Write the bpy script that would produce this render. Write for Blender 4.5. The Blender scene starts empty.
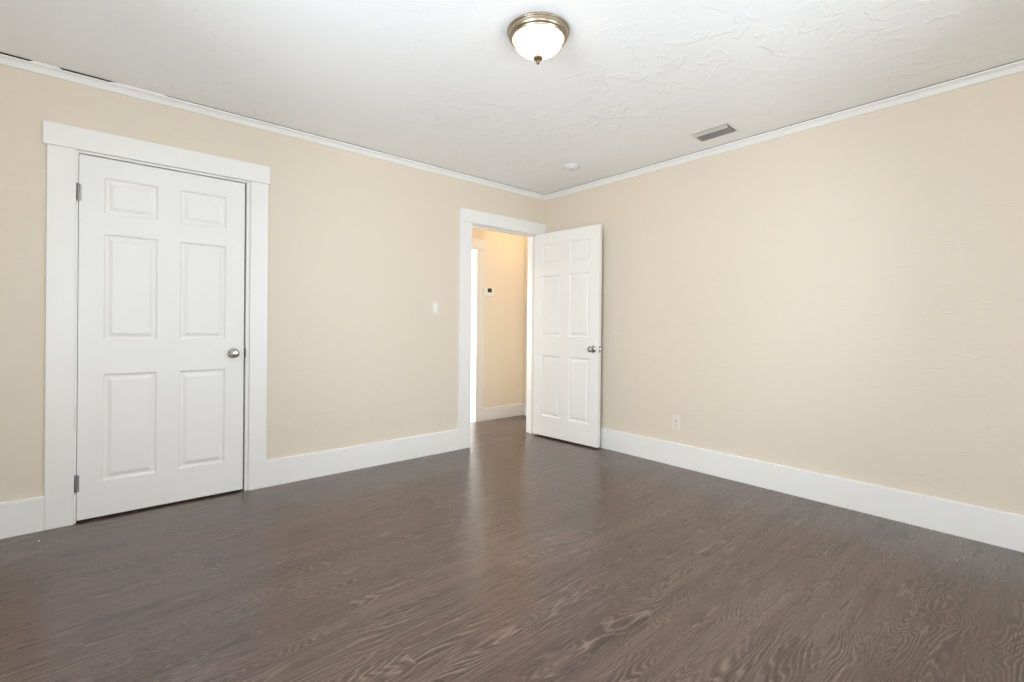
import bpy, bmesh, math, random
from mathutils import Vector, Matrix
random.seed(7)
S = bpy.context.scene
COL = S.collection

# ------------------------------------------------------------------ camera
def make_camera():
    yaw, pitch, roll = math.radians(49.0725), math.radians(-0.0906), math.radians(0.527)
    f = Vector((math.cos(yaw)*math.cos(pitch), math.sin(yaw)*math.cos(pitch), math.sin(pitch)))
    r = Vector((math.sin(yaw), -math.cos(yaw), 0))
    u = r.cross(f)
    c, s = math.cos(roll), math.sin(roll)
    r, u = c*r + s*u, c*u - s*r
    cam = bpy.data.cameras.new('camera')
    cam.sensor_width = 36
    cam.lens = 480.638/1024*36
    cam.shift_y = (326.824-341)/1024
    cam.clip_start = 0.02
    o = bpy.data.objects.new('camera', cam)
    m = Matrix((r, u, -f)).transposed().to_4x4()
    m.translation = (-3.5313, -3.5654, 1.1083)
    o.matrix_world = m
    COL.objects.link(o)
    S.camera = o
make_camera()

# ------------------------------------------------------------------ world, daylight, exposure
w = bpy.data.worlds.new('sky'); S.world = w; w.use_nodes = True
bg = w.node_tree.nodes['Background']
bg.inputs[0].default_value = (0.80, 0.90, 1.0, 1); bg.inputs[1].default_value = 0.6

def area(name, loc, direction, sx, sy, power, color):
    l = bpy.data.lights.new(name, 'AREA'); l.shape = 'RECTANGLE'; l.size = sx; l.size_y = sy
    l.energy = power; l.color = color
    o = bpy.data.objects.new(name, l)
    o.location = loc; o.rotation_euler = Vector(direction).to_track_quat('-Z', 'Z').to_euler()
    COL.objects.link(o); return o
SKYC = (0.845, 0.925, 1.0)
FILLC = (0.80, 0.895, 1.0)
# each window: skylight coming down, and an added upward fill, like ground bounce, brightening the ceiling
for x, k in ((-3.40, 0.90), (-1.60, 0.95)):
    area('skylight_back', (x, -4.48, 1.85), (0, 1, -0.70), 1.3, 1.4, 66*k, SKYC)
    area('upward_fill_back', (x, -4.36, 1.00), (0, 1, 1.40), 1.2, 1.0, 46*k, FILLC)
area('skylight_front', (-4.88, -2.75, 1.85), (1, 0, -0.70), 2.0, 1.4, 150, SKYC)
area('upward_fill_front', (-4.76, -2.75, 1.00), (1, 0, 1.40), 1.8, 1.0, 84, FILLC)
area('daylight_beyond', (-2.35, 1.85, 1.45), (1, -0.45, -0.30), 0.8, 1.6, 230, SKYC)
def point(name, loc, power, color, radius):
    l = bpy.data.lights.new(name, 'POINT'); l.energy = power; l.color = color; l.shadow_soft_size = radius
    o = bpy.data.objects.new(name, l); o.location = loc; COL.objects.link(o)
point('hall_lamp', (0.22, 0.46, 2.26), 3.0, (1.0, 0.73, 0.45), 0.07)
S.view_settings.view_transform = 'Standard'
S.view_settings.look = 'None'
S.view_settings.gamma = 1.0
S.view_settings.exposure = -0.20
S.view_settings.use_curve_mapping = False
S.cycles.use_denoising = True
S.cycles.denoising_prefilter = 'NONE'
S.cycles.max_bounces = 10
S.cycles.diffuse_bounces = 8

# ------------------------------------------------------------------ dimensions (metres); corner of the room = origin
H = 2.467                 # ceiling
X0, Y0 = -4.40, -4.00     # front wall (window side), back wall
TW = 0.13                 # wall thickness
HALL = 0.89               # far wall of the hall
HALL_END = 0.52

# ------------------------------------------------------------------ materials
def srgb(r, g, b):
    f = lambda c: (c/255/12.92) if c/255 <= 0.04045 else ((c/255+0.055)/1.055)**2.4
    return (f(r), f(g), f(b), 1)

class NT:
    def __init__(self, name):
        self.m = bpy.data.materials.new(name); self.m.use_nodes = True
        self.t = self.m.node_tree; self.n = self.t.nodes; self.b = self.n['Principled BSDF']
    def node(self, kind, **kw):
        nd = self.n.new(kind)
        for k, v in kw.items():
            setattr(nd, k, v)
        return nd
    def link(self, a, b): self.t.links.new(a, b)
    def val(self, sock, v):
        if hasattr(v, 'is_output') or isinstance(v, bpy.types.NodeSocket): self.link(v, sock)
        else: sock.default_value = v
    def math(self, op, a, b=None, c=None, clamp=False):
        nd = self.node('ShaderNodeMath', operation=op, use_clamp=clamp)
        self.val(nd.inputs[0], a)
        if b is not None: self.val(nd.inputs[1], b)
        if c is not None: self.val(nd.inputs[2], c)
        return nd.outputs[0]
    def xyz(self, x, y, z=0.0):
        nd = self.node('ShaderNodeCombineXYZ')
        for i, v in enumerate((x, y, z)): self.val(nd.inputs[i], v)
        return nd.outputs[0]
    def noise(self, vec, scale, detail=2.0, rough=0.5, dist=0.0):
        nd = self.node('ShaderNodeTexNoise')
        self.link(vec, nd.inputs['Vector'])
        nd.inputs['Scale'].default_value = scale; nd.inputs['Detail'].default_value = detail
        nd.inputs['Roughness'].default_value = rough; nd.inputs['Distortion'].default_value = dist
        return nd.outputs['Fac']
    def white(self, vec):
        nd = self.node('ShaderNodeTexWhiteNoise', noise_dimensions='3D')
        self.link(vec, nd.inputs['Vector']); return nd
    def mix(self, fac, a, b, mode='MIX'):
        nd = self.node('ShaderNodeMix', data_type='RGBA', blend_type=mode)
        self.val(nd.inputs[0], fac); self.val(nd.inputs[6], a); self.val(nd.inputs[7], b)
        return nd.outputs[2]
    def ramp(self, fac, stops):
        nd = self.node('ShaderNodeMapRange', interpolation_type='SMOOTHSTEP')
        self.val(nd.inputs[0], fac)
        for i, v in enumerate(stops): nd.inputs[i+1].default_value = v
        return nd.outputs[0]
    def bump(self, height, dist, strength=1.0):
        nd = self.node('ShaderNodeBump')
        nd.inputs['Strength'].default_value = strength; nd.inputs['Distance'].default_value = dist
        self.link(height, nd.inputs['Height']); self.link(nd.outputs[0], self.b.inputs['Normal'])
    def set(self, **kw):
        for k, v in kw.items(): self.val(self.b.inputs[k.replace('_', ' ')], v)
        return self
    def obj(self):
        return self.node('ShaderNodeTexCoord').outputs['Object']

def plain(name, color, rough=0.5, metal=0.0, spec=0.5, bump=None):
    t = NT(name)
    t.set(Base_Color=color, Roughness=rough, Metallic=metal)
    t.b.inputs['Specular IOR Level'].default_value = spec
    v = t.obj()
    n = t.noise(v, 9, 3)
    t.set(Base_Color=t.mix(t.math('MULTIPLY', n, 0.05), color, tuple(c*0.86 for c in color[:3])+(1,)))
    if bump: t.bump(t.noise(v, bump[0], 3), bump[1])
    return t.m

def wall_material(name, color):
    t = NT(name); v = t.obj()
    n1 = t.noise(v, 5.0, 4, 0.55, 0.6)
    n2 = t.noise(v, 38.0, 3, 0.6)
    n3 = t.noise(v, 1.2, 2)
    sep = t.node('ShaderNodeSeparateXYZ'); t.link(v, sep.inputs[0])
    n4 = t.noise(t.xyz(t.math('MULTIPLY', sep.outputs[0], 7.0), t.math('MULTIPLY', sep.outputs[1], 7.0), t.math('MULTIPLY', sep.outputs[2], 30.0)), 1.0, 2, 0.5, 1.2)
    sweep = t.ramp(n4, (0.60, 0.72, 0.0, 1.0))          # trowel ridges
    hgt = t.math('ADD', t.math('ADD', n1, t.math('MULTIPLY', n2, 0.16)), t.math('MULTIPLY', sweep, 0.22))
    t.bump(hgt, 0.0035, 0.75)
    t.set(Base_Color=t.mix(t.math('MULTIPLY', n3, 0.35), color, tuple(c*0.93 for c in color[:3])+(1,)), Roughness=0.55)
    t.b.inputs['Specular IOR Level'].default_value = 0.3
    return t.m

def ceiling_material():
    t = NT('painted_ceiling'); v = t.obj()
    big = t.noise(v, 1.1, 2)
    a = t.noise(v, 8.5, 4, 0.55, 0.9)
    flat = t.ramp(a, (0.50, 0.60, 0.0, 1.0))            # knocked-down plaster islands
    fine = t.noise(v, 45, 3, 0.6)
    mask = t.ramp(big, (0.40, 0.62, 0.25, 1.0))
    hgt = t.math('ADD', t.math('MULTIPLY', flat, mask), t.math('MULTIPLY', fine, 0.22))
    t.bump(hgt, 0.0030, 0.75)
    t.set(Base_Color=srgb(247, 247, 246), Roughness=0.65)
    t.b.inputs['Specular IOR Level'].default_value = 0.3
    return t.m

def floor_material():
    t = NT('grey_brown_oak_planks'); v = t.obj()
    sep = t.node('ShaderNodeSeparateXYZ'); t.link(v, sep.inputs[0])
    X, Y = sep.outputs[0], sep.outputs[1]
    PW, PL = 0.166, 1.22
    yr = t.math('DIVIDE', t.math('ADD', Y, 0.70), PW)
    row = t.math('FLOOR', yr); fy = t.math('FRACT', yr)
    off = t.white(t.xyz(row, 3.7, 1.3)).outputs['Value']
    xr = t.math('ADD', t.math('DIVIDE', X, PL), t.math('MULTIPLY', off, 5.0))
    ix = t.math('FLOOR', xr); fx = t.math('FRACT', xr)
    idn = t.white(t.xyz(row, ix, 0.5))
    rnd = idn.outputs['Value']
    sc = t.node('ShaderNodeSeparateColor'); t.link(idn.outputs['Color'], sc.inputs[0])
    r1, r2, r3 = sc.outputs[0], sc.outputs[1], sc.outputs[2]
    # seams
    dy = t.math('MULTIPLY', t.math('MINIMUM', fy, t.math('SUBTRACT', 1.0, fy)), PW)
    dx = t.math('MULTIPLY', t.math('MINIMUM', fx, t.math('SUBTRACT', 1.0, fx)), PL)
    d = t.math('MINIMUM', dx, dy)
    seam = t.ramp(d, (0.0006, 0.0022, 1.0, 0.0))
    # growth rings: contour lines of a stretched height field, new field on every plank
    gx = t.math('ADD', X, t.math('MULTIPLY', r1, 61.0))
    gy = t.math('ADD', Y, t.math('MULTIPLY', r2, 47.0))
    gv = t.xyz(t.math('MULTIPLY', gx, 1.5), t.math('MULTIPLY', gy, 6.5), t.math('MULTIPLY', r3, 20.0))
    field = t.noise(gv, 1.0, 2.0, 0.45, 0.3)
    wob = t.noise(t.xyz(t.math('MULTIPLY', gx, 14.0), t.math('MULTIPLY', gy, 45.0), 0.0), 1.0, 2, 0.5)
    amp = t.math('ADD', 90.0, t.math('MULTIPLY', r3, 190.0))          # straight-grained to strongly figured planks
    ph = t.math('ADD', t.math('ADD', t.math('MULTIPLY', gy, 380.0), t.math('MULTIPLY', field, amp)), t.math('MULTIPLY', wob, 3.0))
    ring = t.math('SINE', ph)
    light_line = t.ramp(ring, (0.45, 1.0, 0.0, 1.0))
    dark_line = t.ramp(ring, (-1.0, -0.25, 1.0, 0.0))
    where = t.noise(t.xyz(t.math('MULTIPLY', gx, 1.6), t.math('MULTIPLY', gy, 10.0), 4.0), 1.0, 2)
    where = t.ramp(where, (0.36, 0.66, 0.22, 1.0))
    fib = t.noise(t.xyz(t.math('MULTIPLY', gx, 2.5), t.math('MULTIPLY', gy, 150.0), 0.0), 1.0, 2, 0.6)
    streak = t.noise(t.xyz(t.math('MULTIPLY', gx, 0.8), t.math('MULTIPLY', gy, 20.0), 9.0), 1.0, 3, 0.55, 0.3)
    knot = t.noise(t.xyz(t.math('MULTIPLY', gx, 2.6), t.math('MULTIPLY', gy, 7.0), 13.0), 1.0, 3, 0.6)
    base = t.mix(rnd, srgb(92, 74, 67), srgb(112, 93, 85))
    base = t.mix(t.math('MULTIPLY', r2, 0.35), base, srgb(106, 82, 71))
    base = t.mix(t.ramp(streak, (0.34, 0.58, 0.50, 0.0)), base, srgb(66, 50, 44))
    base = t.mix(t.ramp(streak, (0.54, 0.76, 0.0, 0.30)), base, srgb(132, 114, 104))
    base = t.mix(t.ramp(knot, (0.60, 0.76, 0.0, 0.50)), base, srgb(56, 43, 37))
    base = t.mix(t.ramp(fib, (0.52, 0.72, 0.0, 0.20)), base, srgb(150, 132, 121))
    base = t.mix(t.ramp(fib, (0.30, 0.47, 0.20, 0.0)), base, srgb(48, 37, 32))
    base = t.mix(t.math('MULTIPLY', t.math('MULTIPLY', dark_line, where), 0.70), base, srgb(44, 33, 28))
    base = t.mix(t.math('MULTIPLY', t.math('MULTIPLY', light_line, where), 0.56), base, srgb(166, 150, 138))
    base = t.mix(t.math('MULTIPLY', seam, 0.30), base, srgb(42, 33, 29))
    base = t.mix(1.0, base, (0.71, 0.63, 0.615, 1), 'MULTIPLY')
    t.set(Base_Color=base)
    rough = t.math('ADD', 0.25, t.math('MULTIPLY', fib, 0.06))
    t.set(Roughness=rough)
    t.b.inputs['Specular IOR Level'].default_value = 0.95
    t.bump(t.math('SUBTRACT', 1.0, seam), 0.0004, 0.5)
    return t.m

def metal_material(name, color, rough):
    t = NT(name)
    n = t.noise(t.obj(), 60, 2)
    t.set(Base_Color=color, Metallic=1.0, Roughness=t.math('ADD', rough-0.03, t.math('MULTIPLY', n, 0.06)))
    return t.m

def glow_glass():
    t = NT('lit_frosted_glass')
    t.set(Base_Color=(0.95, 0.92, 0.86, 1), Roughness=0.35)
    t.b.inputs['Emission Color'].default_value = (1.0, 0.83, 0.58, 1)
    t.b.inputs['Emission Strength'].default_value = 6.0
    return t.m

def clear_glass():
    m = bpy.data.materials.new('window_glass'); m.use_nodes = True
    t = m.node_tree; out = t.nodes['Material Output']; t.nodes.remove(t.nodes['Principled BSDF'])
    tr = t.nodes.new('ShaderNodeBsdfTransparent'); gl = t.nodes.new('ShaderNodeBsdfGlossy'); gl.inputs['Roughness'].default_value = 0.02
    mx = t.nodes.new('ShaderNodeMixShader'); fr = t.nodes.new('ShaderNodeFresnel'); fr.inputs[0].default_value = 1.3
    t.links.new(fr.outputs[0], mx.inputs[0]); t.links.new(tr.outputs[0], mx.inputs[1]); t.links.new(gl.outputs[0], mx.inputs[2])
    t.links.new(mx.outputs[0], out.inputs[0]); return m

M = dict(
    wall=wall_material('beige_wall_paint', srgb(225, 213, 194)),
    hallwall=wall_material('hall_wall_paint', srgb(238, 228, 211)),
    ceiling=ceiling_material(),
    floor=floor_material(),
    trim=plain('white_trim_paint', srgb(238, 236, 232), 0.38, bump=(14, 0.0012)),
    door=plain('white_door_paint', srgb(238, 236, 232), 0.42, bump=(20, 0.0006)),
    nickel=metal_material('satin_nickel', (0.52, 0.50, 0.47, 1), 0.20),
    lampmetal=metal_material('brushed_nickel_ring', (0.37, 0.31, 0.23, 1), 0.34),
    finial=metal_material('aged_brass', (0.30, 0.22, 0.12, 1), 0.45),
    hinge=metal_material('dull_steel', (0.32, 0.30, 0.29, 1), 0.35),
    glow=glow_glass(), glass=clear_glass(),
    plastic=plain('white_plastic', srgb(238, 238, 236), 0.35),
    cream=plain('cream_plastic', srgb(228, 222, 208), 0.45),
    ceilingpaint=plain('ceiling_fixture_paint', srgb(226, 226, 224), 0.6),
    gapshade=plain('gap_shade_brown', srgb(62, 52, 44), 0.8),  # dark tone painting the shade in the gap above the crown
    slot=plain('dark_slot', srgb(60, 58, 54), 0.6),
    screen=plain('dark_display', srgb(38, 40, 44), 0.2),
    ventgrey=plain('vent_enamel', srgb(205, 203, 196), 0.45),
    ventdark=plain('duct_shade_grey', srgb(96, 92, 86), 0.7),
    outdoor=plain('outdoor_paint', srgb(210, 210, 205), 0.7),
)

# ------------------------------------------------------------------ mesh helpers
def box(bm, x0, x1, y0, y1, z0, z1, bevel=0.0):
    vs = [bm.verts.new((x, y, z)) for x in (x0, x1) for y in (y0, y1) for z in (z0, z1)]
    fs = [(0, 1, 3, 2), (4, 6, 7, 5), (0, 4, 5, 1), (2, 3, 7, 6), (0, 2, 6, 4), (1, 5, 7, 3)]
    faces = [bm.faces.new([vs[i] for i in f]) for f in fs]
    if bevel:
        es = {e for f in faces for e in f.edges}
        bmesh.ops.bevel(bm, geom=list(es), offset=bevel, segments=2, affect='EDGES', profile=0.5)

def lathe(bm, prof, axis='z', seg=48, at=(0, 0, 0), close=True):
    """prof: list of (radius, height along the axis)"""
    at = Vector(at); rings = []
    def pt(r, h, a):
        c, s = r*math.cos(a), r*math.sin(a)
        v = {'z': (c, s, h), 'y': (c, h, -s), 'x': (h, c, s)}[axis]
        return at + Vector(v)
    for r, h in prof:
        if r < 1e-6: rings.append([bm.verts.new(pt(0, h, 0))])
        else: rings.append([bm.verts.new(pt(r, h, 2*math.pi*k/seg)) for k in range(seg)])
    for a, b in zip(rings, rings[1:]):
        if len(a) == 1 and len(b) == 1: continue
        for k in range(seg):
            k2 = (k+1) % seg
            if len(a) == 1: f = [a[0], b[k2], b[k]]
            elif len(b) == 1: f = [a[k], a[k2], b[0]]
            else: f = [a[k], a[k2], b[k2], b[k]]
            bm.faces.new(f)
    if close:
        for rg in (rings[0], rings[-1]):
            if len(rg) > 1: bm.faces.new(rg)

def obj(name, bm, mat, parent=None, smooth=False, loc=None):
    bmesh.ops.recalc_face_normals(bm, faces=bm.faces[:])
    me = bpy.data.meshes.new(name); bm.to_mesh(me); bm.free()
    me.materials.append(mat)
    if smooth:
        for p in me.polygons: p.use_smooth = True
        me.set_sharp_from_angle(angle=math.radians(38))
    o = bpy.data.objects.new(name, me); COL.objects.link(o)
    if parent: o.parent = parent
    if loc: o.location = loc
    return o

def empty(name, loc=(0, 0, 0), rotz=0.0):
    o = bpy.data.objects.new(name, None); o.empty_display_size = 0.05
    o.location = loc; o.rotation_euler = (0, 0, rotz); COL.objects.link(o); return o

def tag(o, label, cat, kind=None, group=None):
    o['label'] = label; o['category'] = cat
    if kind: o['kind'] = kind
    if group: o['group'] = group
    return o
def struct(o, label, cat): return tag(o, label, cat, 'structure')
def part_label(o, label): o['label'] = label; return o
def B(*boxes):
    bm = bmesh.new()
    for b in boxes: box(bm, *b)
    return bm

# ------------------------------------------------------------------ floor and ceiling
FX0, FX1, FY0, FY1 = X0-TW, HALL_END+TW, Y0-TW, 3.0
struct(obj('floor', B((FX0, FX1, FY0, FY1, -0.10, 0.0)), M['floor']),
       'dark grey-brown wood plank floor running through the doorway', 'floor')
struct(obj('ceiling', B((FX0, FX1, FY0, FY1, H, H+0.10)), M['ceiling']),
       'white ceiling with knocked-down plaster texture', 'ceiling')

# ------------------------------------------------------------------ walls
# door 1 (closed): rough opening -3.628..-2.755, door 2 (open): -0.968..-0.095
D1A, D1B, D1T = -3.628, -2.755, 2.062
D2A, D2B, D2T = -0.968, -0.095, 2.054
struct(obj('wall_left', B((X0-TW, D1A, 0, TW, 0, H), (D1A, D1B, 0, TW, D1T, H), (D1B, D2A, 0, TW, 0, H),
                          (D2A, D2B, 0, TW, D2T, H), (D2B, HALL_END+TW, 0, TW, 0, H)), M['wall']),
       'beige left wall holding the closed door and the open doorway', 'wall')
struct(obj('wall_right', B((0, TW, Y0-TW, 0, 0, H)), M['wall']), 'plain beige right wall behind the open door', 'wall')
# window walls behind the camera
WB = (-3.95, -2.85, 0.75, 2.15)      # windows in the back wall: x0 x1 z0 z1
WB2 = (-2.15, -1.05, 0.75, 2.15)
WF = (-3.60, -1.90, 0.75, 2.15)      # window in the front wall: y0 y1 z0 z1
struct(obj('wall_back', B((X0-TW, WB[0], Y0-TW, Y0, 0, H), (WB[1], WB2[0], Y0-TW, Y0, 0, H), (WB2[1], TW, Y0-TW, Y0, 0, H),
                          (WB[0], WB[1], Y0-TW, Y0, 0, WB[2]), (WB[0], WB[1], Y0-TW, Y0, WB[3], H),
                          (WB2[0], WB2[1], Y0-TW, Y0, 0, WB2[2]), (WB2[0], WB2[1], Y0-TW, Y0, WB2[3], H)), M['wall']),
       'beige wall with two windows facing the closed door', 'wall')
struct(obj('wall_front', B((X0-TW, X0, Y0, WF[0], 0, H), (X0-TW, X0, WF[1], 0, 0, H),
                           (X0-TW, X0, WF[0], WF[1], 0, WF[2]), (X0-TW, X0, WF[0], WF[1], WF[3], H)), M['wall']),
       'beige wall with a window facing the long plain wall', 'wall')

def window(name, along, a0, a1, z0, z1, face, out, label):
    """frame + two sashes + panes; along = 'x' or 'y'; face = room side coordinate, out = outward sign"""
    def bx(a, b, d0, d1, za, zb):
        lo, hi = sorted((face+out*d0, face+out*d1))
        return (a, b, lo, hi, za, zb) if along == 'x' else (lo, hi, a, b, za, zb)
    fw = 0.045
    root = obj(name, B(bx(a0, a0+fw, 0, TW, z0, z1), bx(a1-fw, a1, 0, TW, z0, z1),
                       bx(a0+fw, a1-fw, 0, TW, z0, z0+fw), bx(a0+fw, a1-fw, 0, TW, z1-fw, z1)), M['trim'])
    struct(root, label, 'window')
    zm = (z0+z1)/2
    for za, zb, d in ((z0+fw, zm+0.02, 0.05), (zm-0.02, z1-fw, 0.09)):
        s = 0.04
        sash = obj('sash', B(bx(a0+fw, a0+fw+s, d, d+.03, za, zb), bx(a1-fw-s, a1-fw, d, d+.03, za, zb),
                             bx(a0+fw+s, a1-fw-s, d, d+.03, za, za+s), bx(a0+fw+s, a1-fw-s, d, d+.03, zb-s, zb)), M['trim'], root)
        obj('pane', B(bx(a0+fw+s, a1-fw-s, d+.012, d+.018, za+s, zb-s)), M['glass'], sash)
    c = 0.10
    obj('casing', B(bx(a0-c, a0, -0.019, 0, z0-0.02, z1), bx(a1, a1+c, -0.019, 0, z0-0.02, z1),
                    bx(a0-c-.01, a1+c+.01, -0.024, 0, z1, z1+0.115)), M['trim'], root)
    obj('window_sill', B(bx(a0-c-.02, a1+c+.02, -0.05, 0.0, z0-0.045, z0-0.02)), M['trim'], root)
window('window_1', 'x', WB[0], WB[1], WB[2], WB[3], Y0, -1, 'white sash window in the wall straight opposite the closed door')
window('window_3', 'x', WB2[0], WB2[1], WB2[2], WB2[3], Y0, -1, 'white sash window in the wall opposite the open doorway')
window('window_2', 'y', WF[0], WF[1], WF[2], WF[3], X0, -1, 'white sash window in the wall opposite the long plain wall')

# unseen closet shell added behind door 1 to stop light at its gaps
struct(obj('wall_closet', B((D1A-0.12, D1A-0.04, TW, 0.80, 0, H), (D1B+0.04, D1B+0.12, TW, 0.80, 0, H),
                            (D1A-0.12, D1B+0.12, 0.80, 0.88, 0, H)), M['outdoor']), 'unseen closet walls added behind the closed door to block light', 'wall')
# hall behind door 2: far wall with its own cased opening
HA, HB, HT = -1.03, -0.222, 2.000
struct(obj('wall_hall', B((D1B+0.12, HA, HALL, HALL+TW, 0, H), (HA, HB, HALL, HALL+TW, HT, H),
                          (HB, HALL_END+TW, HALL, HALL+TW, 0, H)), M['hallwall']),
       'warm-lit hall wall seen through the open doorway', 'wall')
struct(obj('wall_hall_end', B((HALL_END, HALL_END+TW, TW, HALL, 0, H)), M['hallwall']), 'end wall of the hall just past the doorway', 'wall')
struct(obj('wall_beyond', B((-2.75, HALL_END+TW, 2.87, 3.0, 0, H), (-2.75, -2.63, HALL+TW, 2.87, 0, H),
                            (HALL_END, HALL_END+TW, HALL+TW, 2.87, 0, H)), M['hallwall']),
       'walls of the bright room past the hall', 'wall')

# ------------------------------------------------------------------ baseboards
BT, BH = 0.018, 0.181
def board_profile_run(bm, a, b, along, sign=-1, face=0.0, h=BH, t=BT):
    """flat board with an eased top edge, sitting on face, sticking out in direction sign"""
    pr = [(0, 0), (t, 0), (t, h-0.006), (t-0.002, h-0.002), (t-0.006, h), (0, h)]
    ra, rb = [], []
    for d, z in pr:
        p = face + sign*d
        ra.append(bm.verts.new((a, p, z) if along == 'x' else (p, a, z)))
        rb.append(bm.verts.new((b, p, z) if along == 'x' else (p, b, z)))
    n = len(pr)
    for i in range(n):
        j = (i+1) % n
        bm.faces.new((ra[i], ra[j], rb[j], rb[i]))
    bm.faces.new(ra); bm.faces.new(rb)
C1oL, C1iL, C1iR, C1oR = -3.730, -3.615, -2.757, -2.650       # casing edges, door 1
C2oL, C2iL, C2iR, C2oR = -1.074, -0.945, -0.108, -0.004       # casing edges, door 2
for nm, a, b, lab in (('baseboard_left', X0, C1oL, 'white baseboard running into the left edge of the closed door casing'),
                      ('baseboard_left_middle', C1oR, C2oL, 'white baseboard between the closed door and the open doorway')):
    bm = bmesh.new(); board_profile_run(bm, a+0.0005, b-0.0005, 'x')
    struct(obj(nm, bm, M['trim']), lab, 'baseboard')
bm = bmesh.new(); board_profile_run(bm, Y0, -0.0215, 'y')
struct(obj('baseboard_right', bm, M['trim']), 'long white baseboard along the plain right wall', 'baseboard')
bm = bmesh.new(); board_profile_run(bm, X0+BT, -BT, 'x', +1, Y0)
struct(obj('baseboard_back', bm, M['trim']), 'white baseboard under the window opposite the closed door', 'baseboard')
bm = bmesh.new(); board_profile_run(bm, Y0+BT, -BT-0.001, 'y', +1, X0)
struct(obj('baseboard_front', bm, M['trim']), 'white baseboard under the window opposite the plain wall', 'baseboard')
HCR = -0.112
bm = bmesh.new(); board_profile_run(bm, HCR+0.0005, HALL_END-BT, 'x', -1, HALL, 0.145)
struct(obj('baseboard_hall', bm, M['trim']), 'white baseboard on the hall wall through the doorway', 'baseboard')
bm = bmesh.new(); board_profile_run(bm, TW, HALL, 'y', -1, HALL_END, 0.145)
struct(obj('baseboard_hall_end', bm, M['trim']), 'white baseboard on the end wall of the hall', 'baseboard')

# ------------------------------------------------------------------ crown moulding (mitred in the corner, thin uneven gap under the ceiling)
def crown(name, stations, along, label):
    """stations: list of (distance along the wall, gap below ceiling, mitre flag)"""
    bm = bmesh.new(); rings = []
    for s, gap, mitre in stations:
        pr = [(0.0, -0.0486), (0.006, -0.0486), (0.0085, -0.046), (0.0085, -0.0415), (0.011, -0.039), (0.0135, -0.033),
              (0.018, -0.0255), (0.024, -0.0195), (0.030, -0.0160), (0.0325, -0.0155), (0.035, -0.0140), (0.035, -gap), (0.0322, -gap),
              (0.0315, -0.0125), (0.027, -0.0140), (0.020, -0.0175), (0.012, -0.028), (0.006, -0.038), (0.003, -0.040), (0.0, -0.040)]
        ring = []
        for d, z in pr:
            q = s - d if mitre else s
            ring.append(bm.verts.new((q, -d, H+z) if along == 'x' else (-d, q, H+z)))
        rings.append(ring)
    n = len(rings[0])
    for a, b in zip(rings, rings[1:]):
        for i in range(n):
            j = (i+1) % n
            bm.faces.new((a[i], a[j], b[j], b[i]))
    bm.faces.new(rings[0]); bm.faces.new(rings[-1])
    return struct(obj(name, bm, M['trim']), label, 'crown moulding')
g0, g2 = 0.0088, 0.0040
cr = crown('trim_1', [(X0, g0, 0), (-3.40, g0, 0), (-3.38, g2, 0), (-0.0005, g2, 1)], 'x',
           'white crown moulding along the top of the left wall with dark gaps above')
def caulk(a, b, gap):
    """paint-filled stretch of the gap, tapering out at its ends"""
    bm = bmesh.new(); n = 14; rings = []
    for i in range(n+1):
        x = a + (b-a)*i/n
        k = min(1.0, min(i, n-i)/2.0 + 0.25)
        y1 = -0.0345 - random.uniform(0, 0.0008)
        zt, zb = H-0.0002, H-gap-0.0006
        zt2 = zb + (zt-zb)*k
        rings.append([bm.verts.new(p) for p in ((x, -0.0300, zb), (x, y1, zb), (x, y1-0.0004, zt2), (x, -0.0300, zt2))])
    for p, q in zip(rings, rings[1:]):
        for i in range(4): bm.faces.new((p[i], p[(i+1) % 4], q[(i+1) % 4], q[i]))
    bm.faces.new(rings[0]); bm.faces.new(rings[-1])
    obj('caulk', bm, M['trim'], cr)
obj('gap_shade_strip', B((X0, -3.40, -0.0338, -0.002, H-0.0022, H-0.0002), (-3.40, -0.036, -0.0330, -0.002, H-0.0010, H-0.0002)), M['gapshade'], cr)  # added dark strip, the gap's shade put into its colour
caulk(-3.795, -3.675, g0)
caulk(-3.475, -3.20, g0)
cr2 = crown('trim_2', [(Y0, g2, 0), (-0.0005, g2, 1)], 'y',
      'white crown moulding along the top of the right wall')
obj('gap_shade_strip', B((-0.0330, -0.002, Y0, -0.036, H-0.0010, H-0.0002)), M['gapshade'], cr2)  # same painted shade in the gap over the right wall

# ------------------------------------------------------------------ door casings
def casing(name, label, a_out, a_in, b_in, b_out, z_head, head_a, head_b, head_h, jamb_a, jamb_b, jamb_t, rough_a, rough_b, rough_t, stop, strike_x=None):
    """jamb lining the opening (the root mesh), side boards and header board as parts"""
    jb = [(rough_a, jamb_a, 0.0, TW, 0, jamb_t), (jamb_b, rough_b, 0.0, TW, 0, jamb_t), (rough_a, rough_b, 0.0, TW, jamb_t, rough_t)]
    bm = B(*jb)
    s0, s1 = stop
    for b in ((jamb_a, jamb_a+0.012, s0, s1, 0, jamb_t), (jamb_b-0.012, jamb_b, s0, s1, 0, jamb_t), (jamb_a+0.012, jamb_b-0.012, s0, s1, jamb_t-0.010, jamb_t)):
        box(bm, *b)
    root = struct(obj(name, bm, M['trim']), label, 'door casing')
    for a, b in ((a_out, a_in), (b_in, b_out)):
        bm = bmesh.new(); box(bm, a, b, -0.0195, 0, 0, z_head-0.0006, 0.0018); obj('side_board', bm, M['trim'], root)
    bm = bmesh.new(); box(bm, head_a, head_b, -0.0265, 0, z_head, z_head+head_h, 0.0018); obj('header_board', bm, M['trim'], root)
    return root
cas1 = casing('trim_3', 'white flat board casing around the closed door', C1oL, C1iL, C1iR, C1oR, 2.053, -3.745, -2.640, 0.118,
              -3.6058, -2.777, 2.041, D1A, D1B, D1T, (0.052, 0.085))
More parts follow.
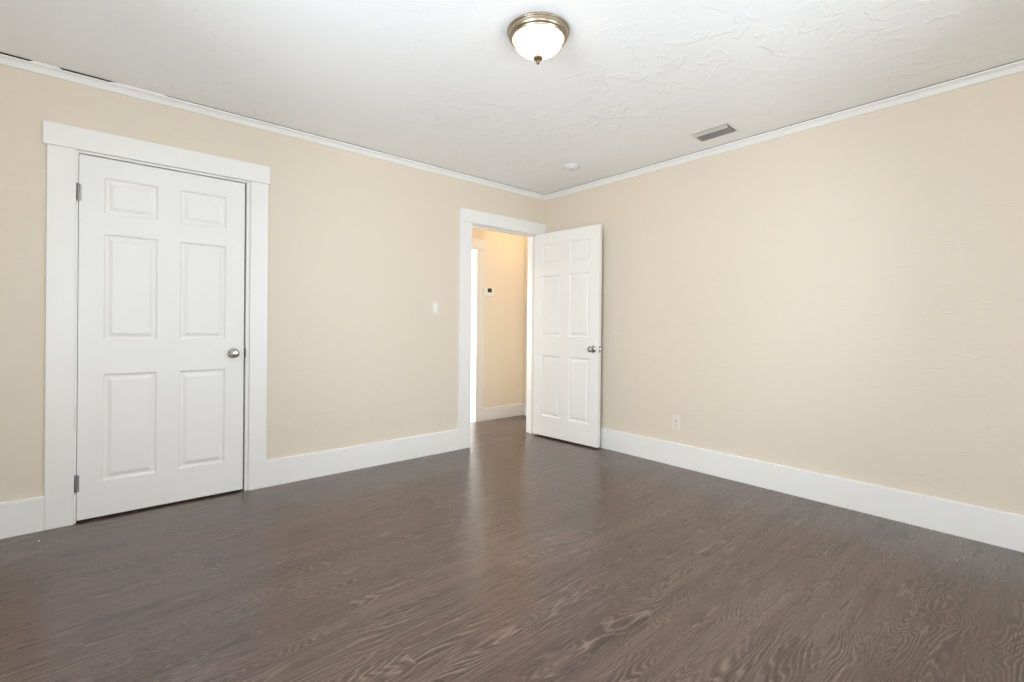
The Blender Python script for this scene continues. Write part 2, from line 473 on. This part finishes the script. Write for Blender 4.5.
cas2 = casing('trim_4', 'white flat board casing around the open doorway in the corner', C2oL, C2iL, C2iR, C2oR, 2.044, -1.077, -0.0008, 0.118,
              -0.949, -0.118, 2.040, D2A, D2B, D2T, (0.042, 0.080))
# hall opening casing
bm = B((HA, HA+0.018, HALL, HALL+TW, 0, HT-0.018), (HB-0.018, HB, HALL, HALL+TW, 0, HT-0.018), (HA, HB, HALL, HALL+TW, HT-0.018, HT))
root = struct(obj('trim_5', bm, M['trim']), 'white casing around the bright opening across the hall', 'door casing')
for a, b in ((HA-0.11, HA+0.006), (HB-0.006, HCR)):
    bm = bmesh.new(); box(bm, a, b, HALL-0.0195, HALL, 0, HT-0.0066, 0.0018); obj('side_board', bm, M['trim'], root)
bm = bmesh.new(); box(bm, HA-0.12, HCR+0.004, HALL-0.0265, HALL, HT-0.006, HT+0.105, 0.0018); obj('header_board', bm, M['trim'], root)
# strike plates
def strike(x0, x1, y0, y1, z, parent):
    bm = bmesh.new(); box(bm, x0, x1, y0, y1, z-0.028, z+0.028, 0.0006)
    part_label(obj('strike_plate', bm, M['hinge'], parent), 'dull steel strike plate')
strike(-2.7775, -2.7755, -0.0065, 0.030, 0.915, cas1)
strike(-0.949, -0.9475, -0.004, 0.032, 0.915, cas2)

# ------------------------------------------------------------------ six-panel doors
def six_panel(W, Hd, T):
    """moulded slab: x 0..W, y 0..T, z 0..Hd with six raised panels pressed into both faces"""
    st = 0.106 if W > 0.8 else 0.102
    pw = (W - 2*st - 0.110)/2
    xs = [0, st, st+pw, W-st-pw, W-st, W]
    k = Hd/2.021
    zs = [0, 0.198*k, 0.802*k, 0.995*k, 1.595*k, 1.710*k, 1.912*k, Hd]
    rings = [(0, 0), (0.002, 0.0016), (0.006, 0.0066), (0.010, 0.0088), (0.017, 0.0094), (0.021, 0.0088), (0.036, 0.0026), (0.040, 0.0012)]
    bm = bmesh.new()
    def face(pts, flip):
        bm.faces.new([bm.verts.new(p) for p in (pts[::-1] if flip else pts)])
    for side in (0, 1):
        yv = (lambda d: d) if side == 0 else (lambda d: T-d)
        for i in range(5):
            for j in range(7):
                xa, xb, za, zb = xs[i], xs[i+1], zs[j], zs[j+1]
                if i in (1, 3) and j in (1, 3, 5):
                    pr = None
                    for o, d in rings:
                        cur = [(xa+o, yv(d), za+o), (xb-o, yv(d), za+o), (xb-o, yv(d), zb-o), (xa+o, yv(d), zb-o)]
                        if pr:
                            for q in range(4):
                                q2 = (q+1) % 4
                                face([pr[q], pr[q2], cur[q2], cur[q]], side)
                        pr = cur
                    face(pr, side)
                else:
                    face([(xa, yv(0), za), (xb, yv(0), za), (xb, yv(0), zb), (xa, yv(0), zb)], side)
    for i in range(5):
        for z in (0, Hd): face([(xs[i], 0, z), (xs[i+1], 0, z), (xs[i+1], T, z), (xs[i], T, z)], z == 0)
    for j in range(7):
        for x in (0, W): face([(x, 0, zs[j]), (x, 0, zs[j+1]), (x, T, zs[j+1]), (x, T, zs[j])], x == W)
    bmesh.ops.remove_doubles(bm, verts=bm.verts[:], dist=0.00005)
    return bm

def knob(parent, x, y, z, out):
    """round passage knob on the face y, pointing along out (-1 or +1)"""
    bm = bmesh.new()
    lathe(bm, [(0.0, 0.018*out), (0.011, 0.018*out), (0.0105, 0.030*out), (0.013, 0.034*out), (0.021, 0.038*out), (0.0265, 0.045*out), (0.0275, 0.052*out),
               (0.0255, 0.059*out), (0.020, 0.0640*out), (0.012, 0.0660*out), (0.0, 0.0665*out)], 'y', 40, (x, y, z))
    k = obj('door_handle', bm, M['nickel'], parent, True); part_label(k, 'round nickel door knob')
    bm = bmesh.new()
    lathe(bm, [(0.033, 0.0), (0.033, 0.004*out), (0.031, 0.007*out), (0.024, 0.010*out), (0.018, 0.0125*out), (0.0165, 0.018*out), (0.0, 0.018*out)], 'y', 40, (x, y, z))
    obj('rosette', bm, M['nickel'], k, True)

def hinge(parent, x, y, z, leaf):
    bm = bmesh.new()
    for i in range(5):
        lathe(bm, [(0.0062, z-0.045+0.018*i), (0.0062, z-0.0275+0.018*i)], 'z', 16, (x, y, 0))
    lathe(bm, [(0.0, z-0.051), (0.0042, z-0.0495), (0.0048, z-0.045)], 'z', 16, (x, y, 0))
    lathe(bm, [(0.0048, z+0.045), (0.0042, z+0.0495), (0.0, z+0.051)], 'z', 16, (x, y, 0))
    box(bm, *leaf(z))
    part_label(obj('hinge', bm, M['hinge'], parent, True), 'steel butt hinge')

def latch(parent, W, T, z):
    bm = bmesh.new(); box(bm, W-0.0005, W+0.0008, T/2-0.0125, T/2+0.0125, z-0.028, z+0.028, 0.0004)
    fp = obj('latch_plate', bm, M['hinge'], parent); part_label(fp, 'steel latch plate on the door edge')
    bm = bmesh.new()
    vs = [(W+0.0008, T/2-0.006), (W+0.0105, T/2+0.006), (W+0.0008, T/2+0.006)]
    a = [bm.verts.new((x, y, z-0.009)) for x, y in vs]; b = [bm.verts.new((x, y, z+0.009)) for x, y in vs]
    bm.faces.new(a); bm.faces.new(b[::-1])
    for i in range(3): bm.faces.new((a[i], a[(i+1) % 3], b[(i+1) % 3], b[i]))
    obj('latch_bolt', bm, M['nickel'], fp)

def door(name, loc, rotz, W, Hd, T, z_knob, hinges, label, knuckle_y, bolt=True):
    root = obj(name, six_panel(W, Hd, T), M['door'])
    root.location = loc; root.rotation_euler = (0, 0, rotz)
    struct(root, label, 'door')
    knob(root, W-0.060, 0.0, z_knob, -1)
    knob(root, W-0.060, T, z_knob, 1)
    if bolt: latch(root, W, T, z_knob)
    for z in hinges:
        if knuckle_y < T/2: hinge(root, -0.004, knuckle_y, z, lambda z: (-0.0045, 0.010, knuckle_y, 0.0005, z-0.045, z+0.045))
        else: hinge(root, -0.004, knuckle_y, z, lambda z: (-0.0045, 0.010, T-0.0005, knuckle_y, z-0.045, z+0.045))
    return root
door('door_1', (-3.603, 0.0, 0.013), 0, 0.8145, 2.021, 0.036, 0.902, (1.810, 0.204),
     'white six-panel door, shut, hinges on its left edge', -0.006, bolt=False)
A2 = Vector((-0.150, -0.012)); B2 = Vector((-0.103, -0.804)); dv = B2-A2
door('door_2', (A2.x, A2.y, 0.017), math.atan2(dv.y, dv.x), dv.length, 2.019, 0.038, 0.888, (1.800, 1.02, 0.204),
     'white six-panel door swung open against the corner of the plain wall', 0.044)

# ------------------------------------------------------------------ ceiling light
LX, LY = -2.004, -1.969
L = tag(empty('ceiling_light', (LX, LY, H)), 'flush dome ceiling light with a glowing white bowl and nickel rim', 'ceiling light')
bm = bmesh.new()
lathe(bm, [(0.0, -0.0003), (0.130, -0.0003), (0.131, -0.007), (0.1405, -0.008), (0.1430, -0.010), (0.1430, -0.015), (0.1412, -0.0175), (0.1380, -0.0185), (0.1372, -0.020), (0.1368, -0.028), (0.1340, -0.036), (0.1300, -0.041),
           (0.1265, -0.042), (0.1250, -0.045), (0.1225, -0.048), (0.1190, -0.0485), (0.1150, -0.046), (0.1135, -0.042), (0.1135, -0.036), (0.0, -0.036)], 'z', 96)
obj('mounting_ring', bm, M['lampmetal'], L, True)
bm = bmesh.new()
pr = [(0.0, -0.037), (0.1118, -0.037), (0.1118, -0.044)]
for k in range(1, 17):
    a = k/16*math.pi/2
    pr.append((0.1118*math.cos(a)**0.95 if k < 16 else 0.0, -0.044-0.072*math.sin(a)))
lathe(bm, pr, 'z', 96)
part_label(obj('glass_bowl', bm, M['glow'], L, True), 'glowing frosted white glass bowl')
bm = bmesh.new()
lathe(bm, [(0.0, -0.112), (0.0085, -0.1125), (0.0120, -0.121), (0.0200, -0.1245), (0.0225, -0.128), (0.0220, -0.1325), (0.0150, -0.138), (0.0080, -0.142), (0.0065, -0.147), (0.0085, -0.151), (0.0055, -0.156), (0.0, -0.159)], 'z', 32)
part_label(obj('finial', bm, M['finial'], L, True), 'dark brass finial knob under the bowl')

# ------------------------------------------------------------------ ceiling air vent
V = tag(empty('ceiling_vent', (-0.296, -1.953, H)), 'grey slatted rectangular air vent in the ceiling near the right wall', 'air vent')
hx, hy, fwid, fth = 0.076, 0.121, 0.016, 0.004
bm = bmesh.new()
def frame_ring(bm, rings):
    prev = None
    for ax, ay, z in rings:
        cur = [bm.verts.new(p) for p in ((-ax, -ay, z), (ax, -ay, z), (ax, ay, z), (-ax, ay, z))]
        if prev:
            for i in range(4): bm.faces.new((prev[i], prev[(i+1) % 4], cur[(i+1) % 4], cur[i]))
        prev = cur
frame_ring(bm, [(hx+fwid, hy+fwid, -0.0003), (hx+fwid, hy+fwid, -0.002), (hx+fwid-0.006, hy+fwid-0.006, -fth), (hx+0.002, hy+0.002, -fth), (hx, hy, -fth+0.0015), (hx, hy, -0.0003)])
obj('frame', bm, M['ceilingpaint'], V)
obj('backing', B((-hx, hx, -hy, hy, -0.0012, -0.0004)), M['ventdark'], V)  # flat dark sheet, shade of the duct put into its colour
def slat(x, tilt, wdt, mat):
    bm = bmesh.new(); c, s = math.cos(tilt), math.sin(tilt)
    pts = [(-wdt/2, 0.0006), (wdt/2, 0.0006), (wdt/2, -0.0006), (-wdt/2, -0.0006)]
    ra = [bm.verts.new((x+px*c-pz*s, -hy, -0.0095+px*s+pz*c)) for px, pz in pts]
    rb = [bm.verts.new((v.co.x, hy, v.co.z)) for v in ra]
    for i in range(4): bm.faces.new((ra[i], ra[(i+1) % 4], rb[(i+1) % 4], rb[i]))
    bm.faces.new(ra); bm.faces.new(rb)
    obj('slat', bm, mat, V)
slat(-0.056, math.radians(-24), 0.032, M['ventgrey'])
for i in range(6): slat(-0.024 + i*0.0175, math.radians(48), 0.020, M['ventgrey'])

# ------------------------------------------------------------------ smoke detector
D = tag(empty('smoke_detector', (-0.490, -0.808, H)), 'low round white smoke detector on the ceiling near the corner', 'smoke detector')
bm = bmesh.new()
lathe(bm, [(0.0, -0.0003), (0.073, -0.0003), (0.074, -0.004), (0.072, -0.009), (0.0, -0.009)], 'z', 64)
obj('base', bm, M['ceilingpaint'], D, True)
bm = bmesh.new()
lathe(bm, [(0.0, -0.009), (0.062, -0.009), (0.061, -0.014), (0.054, -0.019), (0.040, -0.0205), (0.039, -0.0265), (0.036, -0.0285), (0.0, -0.029)], 'z', 64)
obj('cover', bm, M['ceilingpaint'], D, True)

# ------------------------------------------------------------------ light switch (left wall)
SW = tag(empty('light_switch', (-1.322, 0, 1.260)), 'small light switch with white paddle on the left wall beside the doorway', 'light switch')
bm = bmesh.new(); box(bm, -0.035, 0.035, -0.006, -0.0003, -0.0575, 0.0575, 0.0025); obj('switch_plate', bm, M['cream'], SW)
bm = bmesh.new(); box(bm, -0.0168, 0.0168, -0.0095, -0.006, -0.0335, 0.0335, 0.0015)
for v in bm.verts:
    if v.co.y < -0.008: v.co.y += 0.006*(v.co.z)/0.0335*0.4
part_label(obj('paddle', bm, M['plastic'], SW), 'white rocker paddle')
for z in (-0.048, 0.048):
    bm = bmesh.new(); lathe(bm, [(0.0033, -0.006), (0.0033, -0.0072), (0.0022, -0.0078), (0.0, -0.0079)], 'y', 16, (0, 0, z)); obj('screw', bm, M['cream'], SW, True)

# ------------------------------------------------------------------ power outlet (right wall)
P = tag(empty('power_outlet', (0, -1.520, 0.345)), 'white duplex power outlet low on the right wall', 'power outlet')
bm = bmesh.new(); box(bm, -0.006, -0.0003, -0.036, 0.036, -0.0585, 0.0585, 0.0025); obj('cover_plate', bm, M['cream'], P)
for z in (-0.0205, 0.0205):
    bm = bmesh.new()
    pts = []
    for k in range(32):
        a = 2*math.pi*k/32
        pts.append((max(-0.0168, min(0.0168, 0.0205*math.cos(a))), 0.0142*math.sin(a)))
    ra = [bm.verts.new((-0.0060, y, z+zz)) for y, zz in pts]; rb = [bm.verts.new((-0.0078, y*0.97, z+zz*0.97)) for y, zz in pts]
    for i in range(32): bm.faces.new((ra[i], ra[(i+1) % 32], rb[(i+1) % 32], rb[i]))
    bm.faces.new(rb)
    r = obj('receptacle', bm, M['cream'], P)
    bm = B((-0.0082, -0.0076, -0.0085, -0.0055, z-0.002, z+0.008), (-0.0082, -0.0076, 0.0050, 0.0080, z-0.001, z+0.007))
    lathe(bm, [(0.0030, -0.0076), (0.0030, -0.0082)], 'x', 14, (0, 0, z-0.0075))
    part_label(obj('slots', bm, M['slot'], r), 'dark plug slots')
bm = bmesh.new(); lathe(bm, [(0.0032, -0.006), (0.0030, -0.0073), (0.0, -0.0078)], 'x', 16); obj('screw', bm, M['nickel'], P, True)

# ------------------------------------------------------------------ thermostat (hall wall)
TH = tag(empty('thermostat', (-0.045, HALL, 1.505)), 'small white thermostat with dark screen on the hall wall', 'thermostat')
bm = bmesh.new(); box(bm, -0.090, 0.062, -0.028, -0.0003, -0.052, 0.052, 0.004); obj('body', bm, M['plastic'], TH)
bm = bmesh.new(); box(bm, -0.028, 0.034, -0.0295, -0.0275, -0.004, 0.042, 0.001); part_label(obj('screen', bm, M['screen'], TH), 'dark display')
for x in (-0.012, 0.008, 0.028):
    bm = bmesh.new(); box(bm, x-0.007, x+0.007, -0.0300, -0.0275, -0.030, -0.020, 0.001); obj('button', bm, M['plastic'], TH)

# ------------------------------------------------------------------ tiny paint chip on the floor
bm = bmesh.new()
ring = [bm.verts.new((0.006*math.cos(a)*random.uniform(.6, 1.2), 0.004*math.sin(a)*random.uniform(.6, 1.2), 0.0002)) for a in [2*math.pi*k/9 for k in range(9)]]
top = [bm.verts.new((v.co.x*0.8, v.co.y*0.8, 0.0022+random.uniform(0, .0008))) for v in ring]
for i in range(9): bm.faces.new((ring[i], ring[(i+1) % 9], top[(i+1) % 9], top[i]))
bm.faces.new(top); bm.faces.new(ring)
tag(obj('paint_chip', bm, M['trim'], None, False, (-3.74, -0.172, 0)), 'tiny white paint chip on the dark floor below the left baseboard', 'paint chip')
